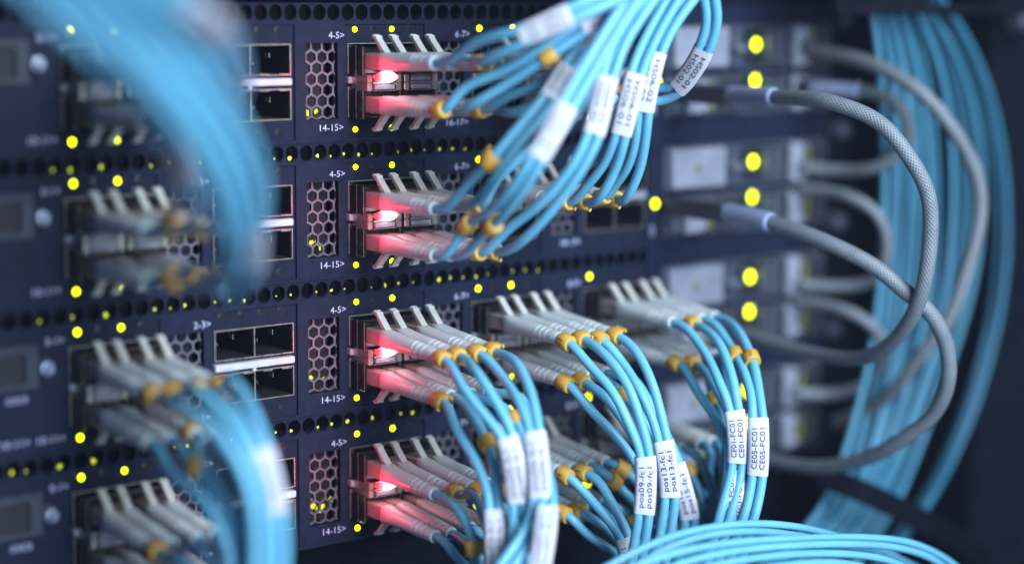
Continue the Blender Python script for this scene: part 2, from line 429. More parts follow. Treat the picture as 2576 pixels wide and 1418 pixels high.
# plug-in modules, two per switch; made once and copied with their parts
def module(upper):
    root = empty('plug_in_module', (0, 0, 0))
    P = lambda b, n, m, par=None: b.build(n, m, par or root)
    za, zb = (-16.0, .8) if upper else (-32.8, -17.8)
    b = MB(); b.plate(134, 218.6, za, zb, -1.0, 10, [(172.5, 194, za+1.5, zb-1.5)]); b.add([(172, 9, za), (195, 9, za), (195, 9, zb), (172, 9, zb)], [(0, 1, 2, 3)]); P(b, 'module_face', M_modgrey)
    zc = (za+zb)/2
    if upper:
        b = MB(); b.box(136, 163, -4.2, -1.02, za+1.2, zb-.9, .6); pl = P(b, 'silver_plate', M_plate)
        b = MB(); b.disc((148.5, zc+.2), 1.5, -4.3, -4.22, 14); P(b, 'plate_hole', M_olive, pl)
        b = MB(); b.box(163.4, 171.5, -3.2, -1.02, za+1.2, zb-1.2, .5); P(b, 'plate_tail', M_modgrey)
        b = MB(); b.box(174.4, 176, -3.5, 2, zc-4, zc+4.5, .4); P(b, 'pull_tab', M_steel)
    else:
        b = MB(); b.box(142, 153, -5, -1.02, za+1, zb-1.4, .8); P(b, 'silver_plate', M_plate)
        b = MB(); b.disc((150, za+2), 1.5, -6.3, -5.02, 14, .3); b.disc((144, zb-2.5), 1.4, -6.3, -5.02, 14, .3); P(b, 'thumb_screw', M_steel)
        b = MB(); b.box(154, 157, -4, -1.02, za+2, zb-2, .5); P(b, 'release_tab', M_olive)
        b = MB()
        for x in (159, 162.3, 165.2, 167.6): b.box(x, x+1.1, -5, -1.02, za+.8, zb-.8, .2)
        P(b, 'contact_fins', M_steel)
    b = MB(); b.disc((180.1, zc+(.8 if upper else 4.9)), 1.95, -1.4, -1.0, 18, .4); P(b, 'status_led', M_led)
    b = MB()
    for x in (184.5, 187, 189.6, 192): b.box(x, x+.9, -3.6, 2, za+2.4, zb-2.4, .2)
    P(b, 'vent_bars', M_stud)
    b = MB(); b.box(164.5, 170.5, -6.4, -3.3, zc-1.6, zc+1.2, .6) if upper else b.box(136, 140.5, -4.2, -1.02, za+2, zb-2, .6); P(b, 'latch', M_stud)
    b = MB(); b.box(197, 204, -4.5, -1.02, za+.8, zb-.8, .5); P(b, 'end_plate', M_plate)
    b = MB(); b.disc((204.3, za+2.6), 2.0, -6.2, -4.4, 16, .5); b.disc((204.3, zb-2.4), 2.0, -6.2, -4.4, 16, .5); P(b, 'thumb_screw', M_steel)
    b = MB(); b.box(206.5, 209.5, -3.6, -1.02, za+2, zb-2, .4); P(b, 'release_tab', M_olive)
    b = MB()
    for x in (195.2, 210.6, 212.4, 214.2, 216.4): b.box(x, x+.8, -4.4, -1.02, za+.8, zb-.8, .2)
    P(b, 'contact_fins', M_steel)
    return root
for upper in (True, False):
    pr = module(upper); kids = list(pr.children_recursive)
    for r in range(4):
        if r == 0: o = pr
        else:
            o = pr.copy(); COL.objects.link(o); mp = {pr: o}
            for c in kids:
                d = c.copy(); COL.objects.link(d); d.parent = mp[c.parent]; mp[c] = d
        o.location.z = -U*r*MM
        tag(o, '%s plug-in module at the right end of the %s switch' % ('upper, silver plated' if upper else 'lower, finned', ROWN[r]), 'module', 'plug-in modules at the power ends of the switches')

# ear screws
for (px, py, s) in ((2140, 50, 'beside the topmost switch near the top bar'), (2130, 330, 'beside the second switch'), (2118, 560, 'beside the third switch, behind the grey cables'), (2105, 830, 'beside the lower grey cable loops')):
    p = un(px, py, 2); b = MB(); b.disc((p.x, p.z), 4.0, -1.5, 3, 20, .8); b.disc((p.x, p.z), 2.2, -3.2, -1.4, 6)
    o = b.build('rack_screw', M_stud, None, Vector((p.x, 0, p.z))); o.location = (p.x*MM, 0, p.z*MM)
    tag(o, 'round steel rack screw on the ear '+s, 'screw', 'rack ear screws')
p = un(2562, 48, 30); b = MB(); b.disc((0, 0), 5, -4, 3, 20, 1.5); o = b.build('frame_bolt', M_stud); o.location = p*MM
tag(o, 'dim bolt head in the dark at the top corner beyond the aqua cables', 'bolt')
b = MB(); p = un(2562, 48, 26); b.box(p.x-12, p.x+60, -23, -20, p.z-260, p.z+60, .4); o = b.build('upright_post', M_rack, rk, Vector((236, 6, -60)))

# ------------------------------------------------------------------ transceivers
USED = {}
for r in range(4):
    for g in 'AB':
        for ul in 'ul': USED[(g, r, ul)] = (0, 1)
for c in (('C', 0, 'u'), ('C', 1, 'u'), ('C', 2, 'u'), ('C', 2, 'l'), ('C', 3, 'u'), ('C', 3, 'l'), ('F', 2, 'u'), ('F', 2, 'l'), ('F', 3, 'u')): USED[c] = (0, 1)
USED[('C', 0, 'l')] = (1,); USED[('F', 3, 'l')] = (0,)
def transceiver_proto(flip):
    s = -1 if flip else 1
    root = empty('transceiver', (0, 0, 0))
    b = MB()
    b.box(-6.5, 6.5, -8.2, 18, -4.2, 4.2, .5)
    bd = b.build('body', M_black, root)
    b = MB(); b.box(-7.0, -6.1, -9.2, -1.0, -4.7, 4.7, .3); b.box(6.1, 7.0, -9.2, -1.0, -4.7, 4.7, .3)
    b.box(-6.8, -6.3, -5, -.8, -4.95, 4.95, .2); b.box(6.3, 6.8, -5, -.8, -4.95, 4.95, .2)
    b.build('side_flange', M_black, root)
    b = MB()
    for x in (-7.06, 7.0):
        b.box(x, x+.08, -9.3, -9.0, -4.5, 4.5); b.box(x, x+.08, -5.2, -4.9, -4.8, 4.8)
    b.build('edge_trim', M_cage, root)
    # metal bail on the inner side (towards the other row)
    zi = -s*5.6
    b = MB()
    z0, z1 = (zi-.95, zi+.95)
    b.box(-4.1, 3.6, -11.8, -10.6, z0+.15, z1-.15, .2)
    b.build('bail_tab', M_plate, root)
    b = MB()
    b.box(-6.6, -4.7, -11.2, -2, z0-.35, z1+.35, .25); b.box(4.3, 6.6, -11.2, -2, z0-.35, z1+.35, .25)
    b.box(-4.8, 4.4, -9.9, -2.2, zi-.2, zi+.2)
    b.box(-4.6, 4.2, -11.4, -11.0, z1+.05, z1+.35); b.box(-4.6, 4.2, -11.4, -11.0, z0-.35, z0-.05)
    b.build('bail', M_cage, root)
    return root
protos = {'u': transceiver_proto(False), 'l': transceiver_proto(True)}
first = {'u': True, 'l': True}
LAMPS = []
for (g, r, ul), n in USED.items():
    for k in n:
        pr = protos[ul]
        if first[ul]: o = pr; first[ul] = False
        else:
            o = pr.copy(); COL.objects.link(o)
            for c in pr.children:
                if c.name.startswith('signal_lamp'): continue
                d = c.copy(); COL.objects.link(d); d.parent = o
        o.location = Vector((GX[g]+4.1+14.3*k, 0, (ZU if ul == 'u' else ZL)-U*r))*MM
        tag(o, 'dark metal transceiver in %s port of %s row, block %s, %s switch' % (('first', 'second')[k], 'upper' if ul == 'u' else 'lower', BLK[g][0 if ul == 'u' else 1], ROWN[r]), 'transceiver', 'transceivers plugged into the port blocks')
        if g == 'B' and ul == 'u' and k == 0: LAMPS.append((o, r))
LAMP_POWER = .013
for o, r in LAMPS:
    b = MB(); n = 12
    pts = [Vector((-6.0+x*1.2, -13.6, -4.9)) for x in range(0, 9)]
    T, fr = frames(pts); b.sweep(pts, fr, lambda i: circ(.1+1.75*math.sin(math.pi*(i+.5)/9), 10))
    L = b.build('signal_lamp', M_lamp, o, None, True)
    o['label'] = o['label'].replace('dark metal transceiver', 'transceiver glowing red')
    pl = bpy.data.lights.new('signal_lamp_light', 'POINT'); pl.energy = LAMP_POWER; pl.color = (1.0, .045, .10); pl.shadow_soft_size = .002
    po = bpy.data.objects.new('signal_lamp_light', pl); COL.objects.link(po)
    po.location = o.location+Vector((-13.0, -18.5, -5.8))*MM  # extra red light, set off beside the lamp to tint the panel

# ------------------------------------------------------------------ duplex patch cables
RC = 1.58
def ring_sect(r_out, r_in, a0, a1, n=14):
    o = [(r_out*math.cos(a0+(a1-a0)*i/n), r_out*math.sin(a0+(a1-a0)*i/n)) for i in range(n+1)]
    i_ = [(r_in*math.cos(a1-(a1-a0)*i/n), r_in*math.sin(a1-(a1-a0)*i/n)) for i in range(n+1)]
    return o+i_
def nearest(pts, px):
    best = min(range(len(pts)), key=lambda i: (pj(pts[i])[0]-px[0])**2+(pj(pts[i])[1]-px[1])**2)
    return best
def arc_index(pts, start, dist):
    d = 0
    for i in range(start, len(pts)-1):
        d += (pts[i+1]-pts[i]).length
        if d >= dist: return i
    return len(pts)-2
def add_clip(root, strand, O, pts, idx, digit, spin):
    i0 = max(1, idx-2); i1 = min(len(pts)-2, idx+2)
    c = (pts[i0]+pts[i1])*.5; t = (pts[i1]-pts[i0]).normalized()
    view = (CAM-c).normalized(); A = (view-t*view.dot(t)).normalized(); B = t.cross(A)
    ca, sa = math.cos(spin), math.sin(spin); A, B = A*ca+B*sa, B*ca-A*sa
    L = 2.3
    b = MB()
    ro, ri = 2.75, 1.66
    sect = ring_sect(ro, ri, math.radians(-140), math.radians(140))
    # turned-in lips of the open C
    P = [c+t*x for x in (-L, -L+.3, L-.3, L)]
    b.sweep(P, [(A, B)]*4, lambda i: [(x*(.93 if i in (0, 3) else 1), y*(.93 if i in (0, 3) else 1)) for x, y in sect])
    for sgn in (1, -1):
        q = [(-2.1, sgn*1.75), (-3.1, sgn*1.9), (-3.2, sgn*1.0), (-2.7, sgn*.65), (-2.4, sgn*.9), (-2.6, sgn*1.35)]
        b.sweep([c-t*L, c+t*L], [(A, B)]*2, lambda i: q if sgn > 0 else q[::-1])
    o = smooth_angle(b.build('marker_clip', M_yellow, root, O), 35)
    v, f, w = text_mesh(digit); b = MB(); h = 2.3; R = ro+.05
    b.add([c+t*(p[1]*h)+(A*math.cos(-p[0]*h/R+.5)+B*math.sin(-p[0]*h/R+.5))*R for p in v], f)
    b.build('numeral', M_ink, o, O)
def add_label(root, O, cpts, i0, i1, lat, half, lines, flip=1):
    seg = [cpts[i] for i in range(i0, i1+1)]
    T = [(seg[min(i+1, len(seg)-1)]-seg[max(i-1, 0)]).normalized() for i in range(len(seg))]
    fr = []
    for p, t, l in zip(seg, T, lat[i0:i1+1]):
        A = (l-t*l.dot(t)).normalized(); Nn = A.cross(t)
        if Nn.dot(CAM-p) < 0: Nn = -Nn
        fr.append((A, Nn))
    th = 1.6
    sect = []
    for sx in (1, -1):
        for k in range(7):
            a = (-math.pi/2+math.pi*k/6) if sx > 0 else (math.pi/2+math.pi*k/6)
            sect.append((sx*(half-th)+th*math.cos(a), th*math.sin(a)))
    b = MB(); b.sweep(seg, fr, lambda i: sect, caps=False)
    o = fix_normals(b.build('label_sleeve', M_label, root, O, True))
    # lettering follows the sleeve and runs towards the plug
    ln = [0]
    for i in range(1, len(seg)): ln.append(ln[-1]+(seg[i]-seg[i-1]).length)
    tot = ln[-1]
    def at(s):
        s = min(max(s, 0), tot-1e-6)
        for i in range(len(ln)-1):
            if ln[i+1] >= s:
                f = (s-ln[i])/max(ln[i+1]-ln[i], 1e-6); return seg[i].lerp(seg[i+1], f), fr[i][0].lerp(fr[i+1][0], f).normalized(), fr[i][1].lerp(fr[i+1][1], f).normalized()
        return seg[-1], fr[-1][0], fr[-1][1]
    b = MB()
    if len(lines) == 1: lines = [lines[0], lines[0]]
    nl = len(lines)
    for q, txt in enumerate(lines):
        v, f, w = text_mesh(txt); sx = tot*.70/w; sy = 1.7
        vs = []
        for x, y in v:
            s = tot*.53-x*sx                    # text starts at the trunk end
            p, A, Nn = at(s)
            t = A.cross(Nn)
            # letter "up" = counter-clockwise from the reading direction as seen by the viewer
            i = min(len(T)-1, int(s/tot*len(T))) if s > 0 else 0
            rd = -T[i]; upv = Nn.cross(rd)
            off = ((q-(nl-1)/2)*-2.55 if nl > 1 else 0)
            side = y*sy+off
            hw = half-th
            e = max(0, abs(side)-hw); base = math.copysign(min(abs(side), hw), side)
            ang = e/th
            vs.append(p+upv*(base+math.copysign(th*math.sin(ang), side))+Nn*(th*math.cos(ang)+.17))
        b.add(vs, f)
    b.build('lettering', M_inklabel, o, O)
NPAIR = 0
def pair(g, r, ul, k, path, label=None, text=None, pre=None, clips=('e', 'e'), droop=2.0, turn=0., desc='', sep=None, shaded=False):
    """one duplex cable: two connectors in port k of a block, two strands, marker clips, label sleeve"""
    s = 1 if ul == 'u' else -1
    z = (ZU if ul == 'u' else ZL)-U*r; xc = GX[g]+4.1+14.3*k
    O = Vector((xc, -9.5, z))
    where = '%s port of %s row, block %s, %s switch' % (('first', 'second')[k], 'upper' if ul == 'u' else 'lower', BLK[g][0 if ul == 'u' else 1], ROWN[r])
    root = empty('patch_cable', O, 'aqua duplex cable%s in %s' % ((' tagged '+text[0]) if text else '', where), 'patch cable', 'aqua duplex patch cables plugged into the switches')
    ends = []; MA = M_aqua
    rnd = random.Random((ord(g)*97+r*31+(7 if ul == 'u' else 3)+k*13))
    for j in (0, 1):
        x = xc-3.1+6.2*j
        ax = Vector((math.tan(math.radians(turn+rnd.uniform(-.8, .8))), -1, -math.tan(math.radians(droop+rnd.uniform(-.6, .6))))).normalized()
        b = MB(); b.box(x-2.25, x+2.25, -16.2, -4, z-2.6, z+2.6, .35)
        b.box(x-1.6, x+1.6, -15.5, -9, z+s*2.55-.25, z+s*2.55+.25)
        con = b.build('connector', M_house, root, O)
        # boot: rounded square root tapering to a ringed round end
        base = Vector((x, -16.0, z)); Lb = 28.0; b = MB(); ps = []; rad = []; sq = []
        def prof(d):
            return 2.98-.30*min(1, d/17)-.42*max(0, min(1, (d-17)/9))
        ds = [0, .01, .8, 3, 6, 10, 14, 17]
        rr = [2.5, 2.8, 3.0]+[prof(d) for d in ds[3:]]
        for q in (18, 20.6, 23.2):
            ds += [q, q+.12, q+.5, q+.62]; a = prof(q); rr += [a, a-.22, a-.22, a]
        ds += [25.5, 27.5, 27.9, 28.0]; rr += [prof(25), prof(25)-.02, prof(25)-.12, 1.7]
        for d in ds: ps.append(base+ax*d)
        A0 = Vector((1, 0, 0)); A0 = (A0-ax*A0.dot(ax)).normalized(); B0 = ax.cross(A0)
        def sect(i):
            d = ds[i]; e = max(0, 1-d/7.0); out = []
            for m_ in range(20):
                a = 2*math.pi*m_/20+.157; ca, sa = math.cos(a), math.sin(a)
                n_ = 2+3*e; rho = (abs(ca)**n_+abs(sa)**n_)**(-1/n_)
                out.append((rr[i]*rho*ca*(1-.10*e), rr[i]*rho*sa))
            return out
        b.sweep(ps, [(A0, B0)]*len(ps), sect)
        smooth_angle(b.build('boot', M_boot, con, O), 42)
        # latch arm: springs from the boot and leans back towards the panel
        b = MB(); w = 1.15
        prof2 = [(-19.6, 2.1), (-17.6, 3.0), (-13.2, 6.9), (-12.2, 7.9), (-10.2, 8.3), (-10.0, 7.7), (-11.6, 7.0), (-12.4, 6.2), (-15.9, 2.4), (-16.6, 2.1)]
        n2 = len(prof2)
        vs = [(x-w, y, z+s*q) for y, q in prof2]+[(x+w, y, z+s*q) for y, q in prof2]
        b.add(vs, [tuple(range(n2)), tuple(range(2*n2-1, n2-1, -1))]+[(i, n2+i, n2+(i+1) % n2, (i+1) % n2) for i in range(n2)])
        for q in range(3):
            y = -12.6+q*.85; zz = 7.45+q*.25
            b.box(x-w*1.02, x+w*1.02, y-.16, y+.16, min(z+s*zz, z+s*(zz+.55)), max(z+s*zz, z+s*(zz+.55)))
        fix_normals(b.build('latch', M_latch, con, O))
        ends.append((base+ax*Lb, ax))
    # centre line
    C = [un(*p) for p in path]
    if len(C) > 1:
        d_ = (C[-1]-C[-2]).normalized(); C.append(C[-1]+d_*45); C.append(C[-1]+d_*60+Vector((0, 0, math.copysign(120, d_.z)))); C.append(C[-1]+Vector((0, 0, math.copysign(160, d_.z))))
    mid = (ends[0][0]+ends[1][0])*.5
    chain = [mid]+C
    lats = []; prev = (ends[1][0]-ends[0][0]).normalized()
    for i in range(1, len(chain)):
        t = (chain[min(i+1, len(chain)-1)]-chain[i-1]).normalized(); v = (CAM-chain[i]).normalized()
        l = t.cross(v)
        if l.length < .15: l = prev
        l.normalize()
        if l.dot(prev) < 0: l = -l
        lats.append(l); prev = l
    strands = []
    for j in (0, 1):
        e, ax = ends[j]; sg = (-1, 1)[j]
        pts = [e-ax*6, e, e+ax*5]
        if pre and pre[j]: pts += [un(*p) for p in pre[j]]
        for i, c in enumerate(C):
            sp = RC*1.04
            if not (pre and pre[j]):
                sp = (2.9, 2.0, 1.5)[i] if i < 3 and i < len(C)-2 else RC*1.04
            if sep and i < len(sep): sp = sep[i]
            pts.append(c+lats[i]*(sg*sp))
        pts = smooth_path(catmull(pts), 14)
        b = MB(); tube(b, pts, RC, 12); b.build('strand', M_aqua2 if shaded else M_aqua, root, O, True)  # strands lying further back get the jacket with shade in its colour
        strands.append(pts)
        cl = clips[j] if clips else None
        if cl:
            e0 = min(range(len(pts)), key=lambda i: (pts[i]-e).length)
            if cl == 'e': idx = arc_index(pts, e0, rnd.uniform(2.6, 4.5))
            elif isinstance(cl, (int, float)): idx = arc_index(pts, e0, cl)
            else: idx = nearest(pts, cl)
            add_clip(root, None, O, pts, idx, '12'[j], rnd.uniform(-.6, .9))
    if label:
        # centre line between the strands over the labelled length
        n = 40; a, c_ = label
        i0, i1 = nearest(strands[0], a), nearest(strands[0], c_); k0, k1 = nearest(strands[1], a), nearest(strands[1], c_)
        cp = []; la = []
        for q in range(n+1):
            f = q/n
            p1 = strands[0][min(len(strands[0])-1, int(round(i0+(i1-i0)*f)))]; p2 = strands[1][min(len(strands[1])-1, int(round(k0+(k1-k0)*f)))]
            cp.append((p1+p2)*.5); la.append((p2-p1).normalized())
        cp = smooth_path(cp, 20)
        add_label(root, O, cp, 0, n, la, RC*2+.32, text or ['pos01-fc1', 'pos01-fc1'])
    return root

# --- block 4-5 (B), topmost switch, rising into the bundle overhead
pair('B', 0, 'u', 0, [(1210, 128, 66), (1310, 93, 80), (1375, 64, 86), (1438, 34, 91), (1545, -12, 96), (1640, -70, 96)], ((1308, 95), (1436, 35)), ['HS01-01'], clips=(None, None), droop=-1)
pair('B', 0, 'u', 1, [(1290, 150, 60), (1360, 118, 70), (1440, 62, 76), (1530, 0, 80), (1620, -70, 82)], clips=(3, 3), droop=0)
pair('B', 0, 'l', 0, [(1172, 245, 55), (1270, 196, 66), (1372, 132, 78), (1462, 72, 84), (1520, 32, 86), (1572, -4, 88), (1660, -80, 90)], ((1462, 72), (1565, 2)), ['HS03-01'], clips=('e', (1372, 125)), droop=0)
pair('B', 0, 'l', 1, [(1290, 262, 60), (1370, 226, 68), (1425, 182, 74), (1472, 144, 79), (1520, 90, 83), (1566, 38, 86), (1610, -10, 88), (1680, -90, 90)], ((1472, 144), (1564, 40)), ['HS01-03'], clips=('e', None), droop=1)
# --- block 4-5, second switch
pair('B', 1, 'u', 0, [(1195, 478, 62), (1245, 418, 72), (1300, 346, 76), (1362, 275, 78), (1398, 225, 78), (1432, 168, 78), (1500, 70, 80), (1590, -40, 84), (1650, -110, 84)], ((1378, 252), (1430, 172)), ['HS04-01'], clips=((1243, 410), None), droop=-1)
pair('B', 1, 'u', 1, [(1262, 470, 58), (1340, 392, 66), (1402, 330, 70), (1450, 262, 72), (1505, 165, 74), (1570, 50, 80), (1640, -60, 84)], clips=('e', 'e'), droop=0)
pair('B', 1, 'l', 0, [(1182, 592, 58), (1240, 545, 72), (1296, 484, 84), (1352, 398, 92), (1390, 332, 94), (1428, 265, 95), (1490, 160, 95), (1570, 30, 95), (1640, -80, 95)], ((1353, 396), (1426, 268)), ['HS05-01', 'HS05-01'], clips=((1165, 560), (1228, 558)), droop=1)
pair('B', 1, 'l', 1, [(1290, 596, 60), (1370, 525, 72), (1450, 425, 82), (1494, 338, 86), (1512, 265, 86), (1529, 192, 86), (1560, 105, 86), (1622, 10, 88), (1690, -80, 90)], ((1495, 334), (1528, 196)), ['HS04-02'], clips=('e', 'e'), droop=1)
# --- block 6-7 (C) on the two upper switches
pair('C', 0, 'u', 0, [(1450, 120, 58), (1510, 70, 68), (1580, -10, 78), (1640, -90, 82)], clips=('e', None), shaded=True)
pair('C', 0, 'u', 1, [(1545, 138, 52), (1588, 112, 60), (1625, 40, 70), (1670, -40, 78)], clips=((1578, 122), (1592, 112)), shaded=True)
pair('C', 1, 'u', 0, [(1490, 486, 58), (1535, 418, 66), (1562, 338, 72), (1582, 260, 74), (1603, 175, 75), (1640, 90, 77), (1694, -5, 80), (1750, -90, 80)], ((1564, 333), (1601, 184)), ['HS06-01', 'HS06-01'], clips=('e', 'e'), droop=1)
pair('C', 1, 'u', 1, [(1556, 490, 54), (1592, 430, 62), (1612, 350, 68), (1618, 280, 71), (1634, 200, 73), (1652, 126, 74), (1690, 52, 76), (1732, -5, 78), (1800, -80, 80)], ((1619, 277), (1650, 130)), ['HS06-02'], clips=('e', 'e'), droop=1)
pair('C', 0, 'l', 1, [(1590, 238, 50), (1660, 240, 56), (1700, 228, 62), (1742, 176, 70), (1772, 124, 76), (1792, 55, 80), (1785, -5, 82), (1760, -80, 84)], ((1706, 222), (1772, 126)), ['HS02-01'], clips=((1560, 232), None), droop=1)
# --- block 4-5, third switch, falling
pair('B', 2, 'u', 0, [(1185, 960, 66), (1235, 1030, 75), (1278, 1098, 81), (1294, 1180, 84), (1303, 1262, 84), (1304, 1330, 84), (1290, 1440, 84)], ((1280, 1098), (1303, 1258)), ['pos05-fc1', 'pos05-fc1'], droop=3, sep=[3.1, 2.6, 1.5])
pair('B', 2, 'u', 1, [(1282, 930, 62), (1322, 1005, 76), (1345, 1086, 85), (1354, 1170, 89), (1358, 1252, 90), (1338, 1330, 90), (1290, 1400, 90), (1240, 1470, 90)], ((1346, 1086), (1358, 1251)), ['pos06-fc1', 'pos06-fc1'], droop=3, sep=[3.1, 2.2, 1.35])
pair('B', 2, 'l', 0, [(1168, 1062, 60), (1218, 1150, 70), (1240, 1235, 75), (1245, 1290, 77), (1246, 1360, 78), (1246, 1450, 78)], ((1244, 1282), (1247, 1440)), ['pos03-fc1', 'pos03-fc1'], clips=('e', (1219, 1118)), droop=3, sep=[3.4, 2.7, 1.5])
pair('B', 2, 'l', 1, [(1290, 1010, 56), (1335, 1105, 70), (1370, 1205, 84), (1376, 1272, 94), (1370, 1345, 97), (1354, 1440, 98)], ((1376, 1272), (1354, 1438)), ['pos07-fc1', 'pos07-fc1'], clips=((1298, 1052), None), droop=3)
# --- block 4-5, bottom switch
pair('B', 3, 'u', 0, [(1172, 1262, 60), (1205, 1330, 66), (1212, 1400, 68), (1205, 1480, 68)], clips=((1190, 1380), 'e'), droop=3, sep=[3.2, 2.7, 2.2])
pair('B', 3, 'u', 1, [(1290, 1265, 56), (1325, 1340, 64), (1345, 1420, 68), (1350, 1500, 68)], clips=('e', (1275, 1252)), droop=3)
pair('B', 3, 'l', 0, [(1165, 1388, 56), (1215, 1440, 62), (1250, 1510, 64)], clips=(None, None), droop=3)
pair('B', 3, 'l', 1, [(1270, 1360, 52), (1330, 1415, 60), (1390, 1500, 64)], clips=(None, None), droop=3)
# --- block 6-7, third switch
pair('C', 2, 'u', 0, [(1505, 908, 60), (1560, 975, 70), (1600, 1070, 76), (1624, 1146, 78), (1625, 1220, 79), (1620, 1292, 79), (1608, 1370, 79), (1590, 1460, 79)], ((1625, 1146), (1620, 1292)), ['pos09-fc1', 'pos09-fc1'], droop=3, sep=[3.1, 2.6, 1.9, 1.3])
pair('C', 2, 'u', 1, [(1578, 890, 56), (1622, 965, 66), (1650, 1040, 71), (1668, 1107, 74), (1680, 1180, 75), (1687, 1248, 75), (1674, 1340, 75), (1655, 1450, 75)], ((1668, 1107), (1687, 1247)), ['pos13-fc1'], droop=3, sep=[3.0, 2.4, 1.6, 1.3])
pair('C', 2, 'l', 0, [(1500, 1010, 56), (1570, 1092, 64), (1622, 1180, 68), (1645, 1232, 69), (1652, 1325, 69), (1650, 1440, 69)], ((1645, 1232), (1652, 1325)), ['pos10-fc1'], droop=3, sep=[3.2, 2.4, 1.4])
pair('C', 2, 'l', 1, [(1570, 960, 50), (1635, 1050, 60), (1698, 1163, 67), (1718, 1235, 68), (1737, 1302, 68), (1730, 1370, 68), (1715, 1450, 68)], ((1698, 1163), (1737, 1300)), ['pos15-fc1', 'pos15-fc1'], clips=((1590, 965), None), droop=3, sep=[3.0, 2.2, 1.3])
# --- block 6-7, bottom switch
pair('C', 3, 'u', 0, [(1484, 1218, 54), (1536, 1290, 62), (1572, 1350, 66), (1588, 1425, 68), (1595, 1500, 68)], ((1574, 1350), (1594, 1480)), ['pos11-fc1', 'pos11-fc1'], droop=3, sep=[3.1, 2.0, 1.3], clips=('e', 6))
pair('C', 3, 'u', 1, [(1580, 1215, 50), (1630, 1275, 58), (1690, 1318, 62), (1722, 1385, 64), (1740, 1470, 64)], ((1688, 1316), (1732, 1432)), ['pos17-fc1'], droop=3, clips=(12, 7))
pair('C', 3, 'l', 0, [(1490, 1328, 52), (1555, 1376, 58), (1605, 1440, 60), (1640, 1520, 60)], droop=3)
pair('C', 3, 'l', 1, [(1560, 1300, 48), (1625, 1362, 56), (1680, 1440, 58), (1720, 1520, 58)], clips=(None, 14), droop=3)
# --- block 8-9, third switch
pair('F', 2, 'u', 0, [(1790, 872, 64), (1826, 955, 76), (1848, 1032, 82), (1855, 1100, 84), (1857, 1163, 84), (1840, 1240, 84), (1815, 1330, 84), (1790, 1430, 84)], ((1848, 1034), (1857, 1162)), ['CE01-FC01'], clips=(None, 'e'), droop=2, sep=[2.9, 2.3, 1.3])
pair('F', 2, 'u', 1, [(1848, 852, 62), (1884, 925, 76), (1901, 995, 84), (1907, 1052, 88), (1909, 1120, 90), (1906, 1194, 90), (1893, 1270, 90), (1866, 1360, 90), (1840, 1450, 90)], ((1907, 1054), (1906, 1193)), ['CE05-FC01'], clips=((1854, 890), (1888, 900)), droop=2, sep=[2.6, 1.9, 1.3])
pair('F', 2, 'l', 0, [(1770, 968, 62), (1825, 1060, 74), (1846, 1130, 80), (1850, 1184, 83), (1850, 1250, 85), (1849, 1316, 85), (1840, 1390, 85), (1830, 1460, 85)], ((1850, 1182), (1849, 1315)), ['CE03-FC01'], droop=2, sep=[3.0, 2.2, 1.5])
pair('F', 2, 'l', 1, [(1800, 950, 54), (1828, 1030, 62), (1838, 1110, 66), (1836, 1210, 68), (1815, 1310, 68), (1790, 1420, 68)], clips=((1820, 991), None), droop=2, shaded=True)
# --- block 8-9, bottom switch
pair('F', 3, 'u', 0, [(1745, 1165, 50), (1778, 1240, 58), (1786, 1310, 60), (1765, 1400, 60), (1740, 1480, 60)], clips=((1742, 1176), None), droop=3)
pair('F', 3, 'u', 1, [(1800, 1190, 46), (1810, 1260, 54), (1790, 1340, 56), (1760, 1430, 56)], clips=(None, None), droop=3, shaded=True)
pair('F', 3, 'l', 0, [(1770, 1270, 46), (1785, 1330, 50), (1770, 1420, 52), (1750, 1500, 52)], clips=(12, None), droop=3, shaded=True)
# --- block 0-1 (A), the two upper switches, sweeping up in front of the lens
pair('A', 0, 'u', 0, [(455, 172, 88), (520, 160, 118), (505, 100, 142), (410, 10, 154), (320, -80, 156)], clips=(None, None), droop=0)
pair('A', 0, 'u', 1, [(540, 165, 92), (565, 130, 122), (530, 62, 142), (440, -20, 154), (340, -110, 156)], clips=(None, None), droop=0)
pair('A', 0, 'l', 0, [(500, 290, 84), (560, 240, 112), (550, 165, 136), (470, 70, 150), (370, -25, 156), (270, -120, 156)], clips=(None, None), droop=0)
pair('A', 0, 'l', 1, [(560, 288, 76), (592, 225, 104), (580, 125, 138), (525, 55, 160), (470, 12, 168), (390, -60, 172)], ((556, 90), (455, 2)), ['HS07-01'], clips=((572, 290), None), droop=0)
pair('A', 1, 'u', 0, [(468, 540, 72), (462, 470, 92), (440, 395, 112), (400, 310, 130), (330, 210, 146), (210, 90, 156), (80, -30, 156), (-20, -120, 156)], ((458, 460), (424, 350)), ['HS08-01'], clips=((478, 575), 'e'), droop=0)
pair('A', 1, 'l', 0, [(495, 700, 72), (560, 690, 100), (588, 600, 124), (540, 430, 144), (400, 222, 156), (250, 70, 158), (120, -55, 158)], clips=((430, 690), 'e'), droop=1)
pair('A', 1, 'l', 1, [(555, 728, 72), (622, 690, 100), (634, 580, 122), (590, 410, 144), (462, 215, 155), (310, 65, 158), (180, -60, 158)], ((622, 660), (636, 575)), ['HS09-01'], clips=('e', 'e'), droop=1)
pair('A', 1, 'u', 1, [(560, 580, 78), (640, 545, 104), (636, 410, 128), (528, 226, 148), (375, 68, 156), (240, -60, 156), (150, -140, 156)], clips=('e', None), droop=0)
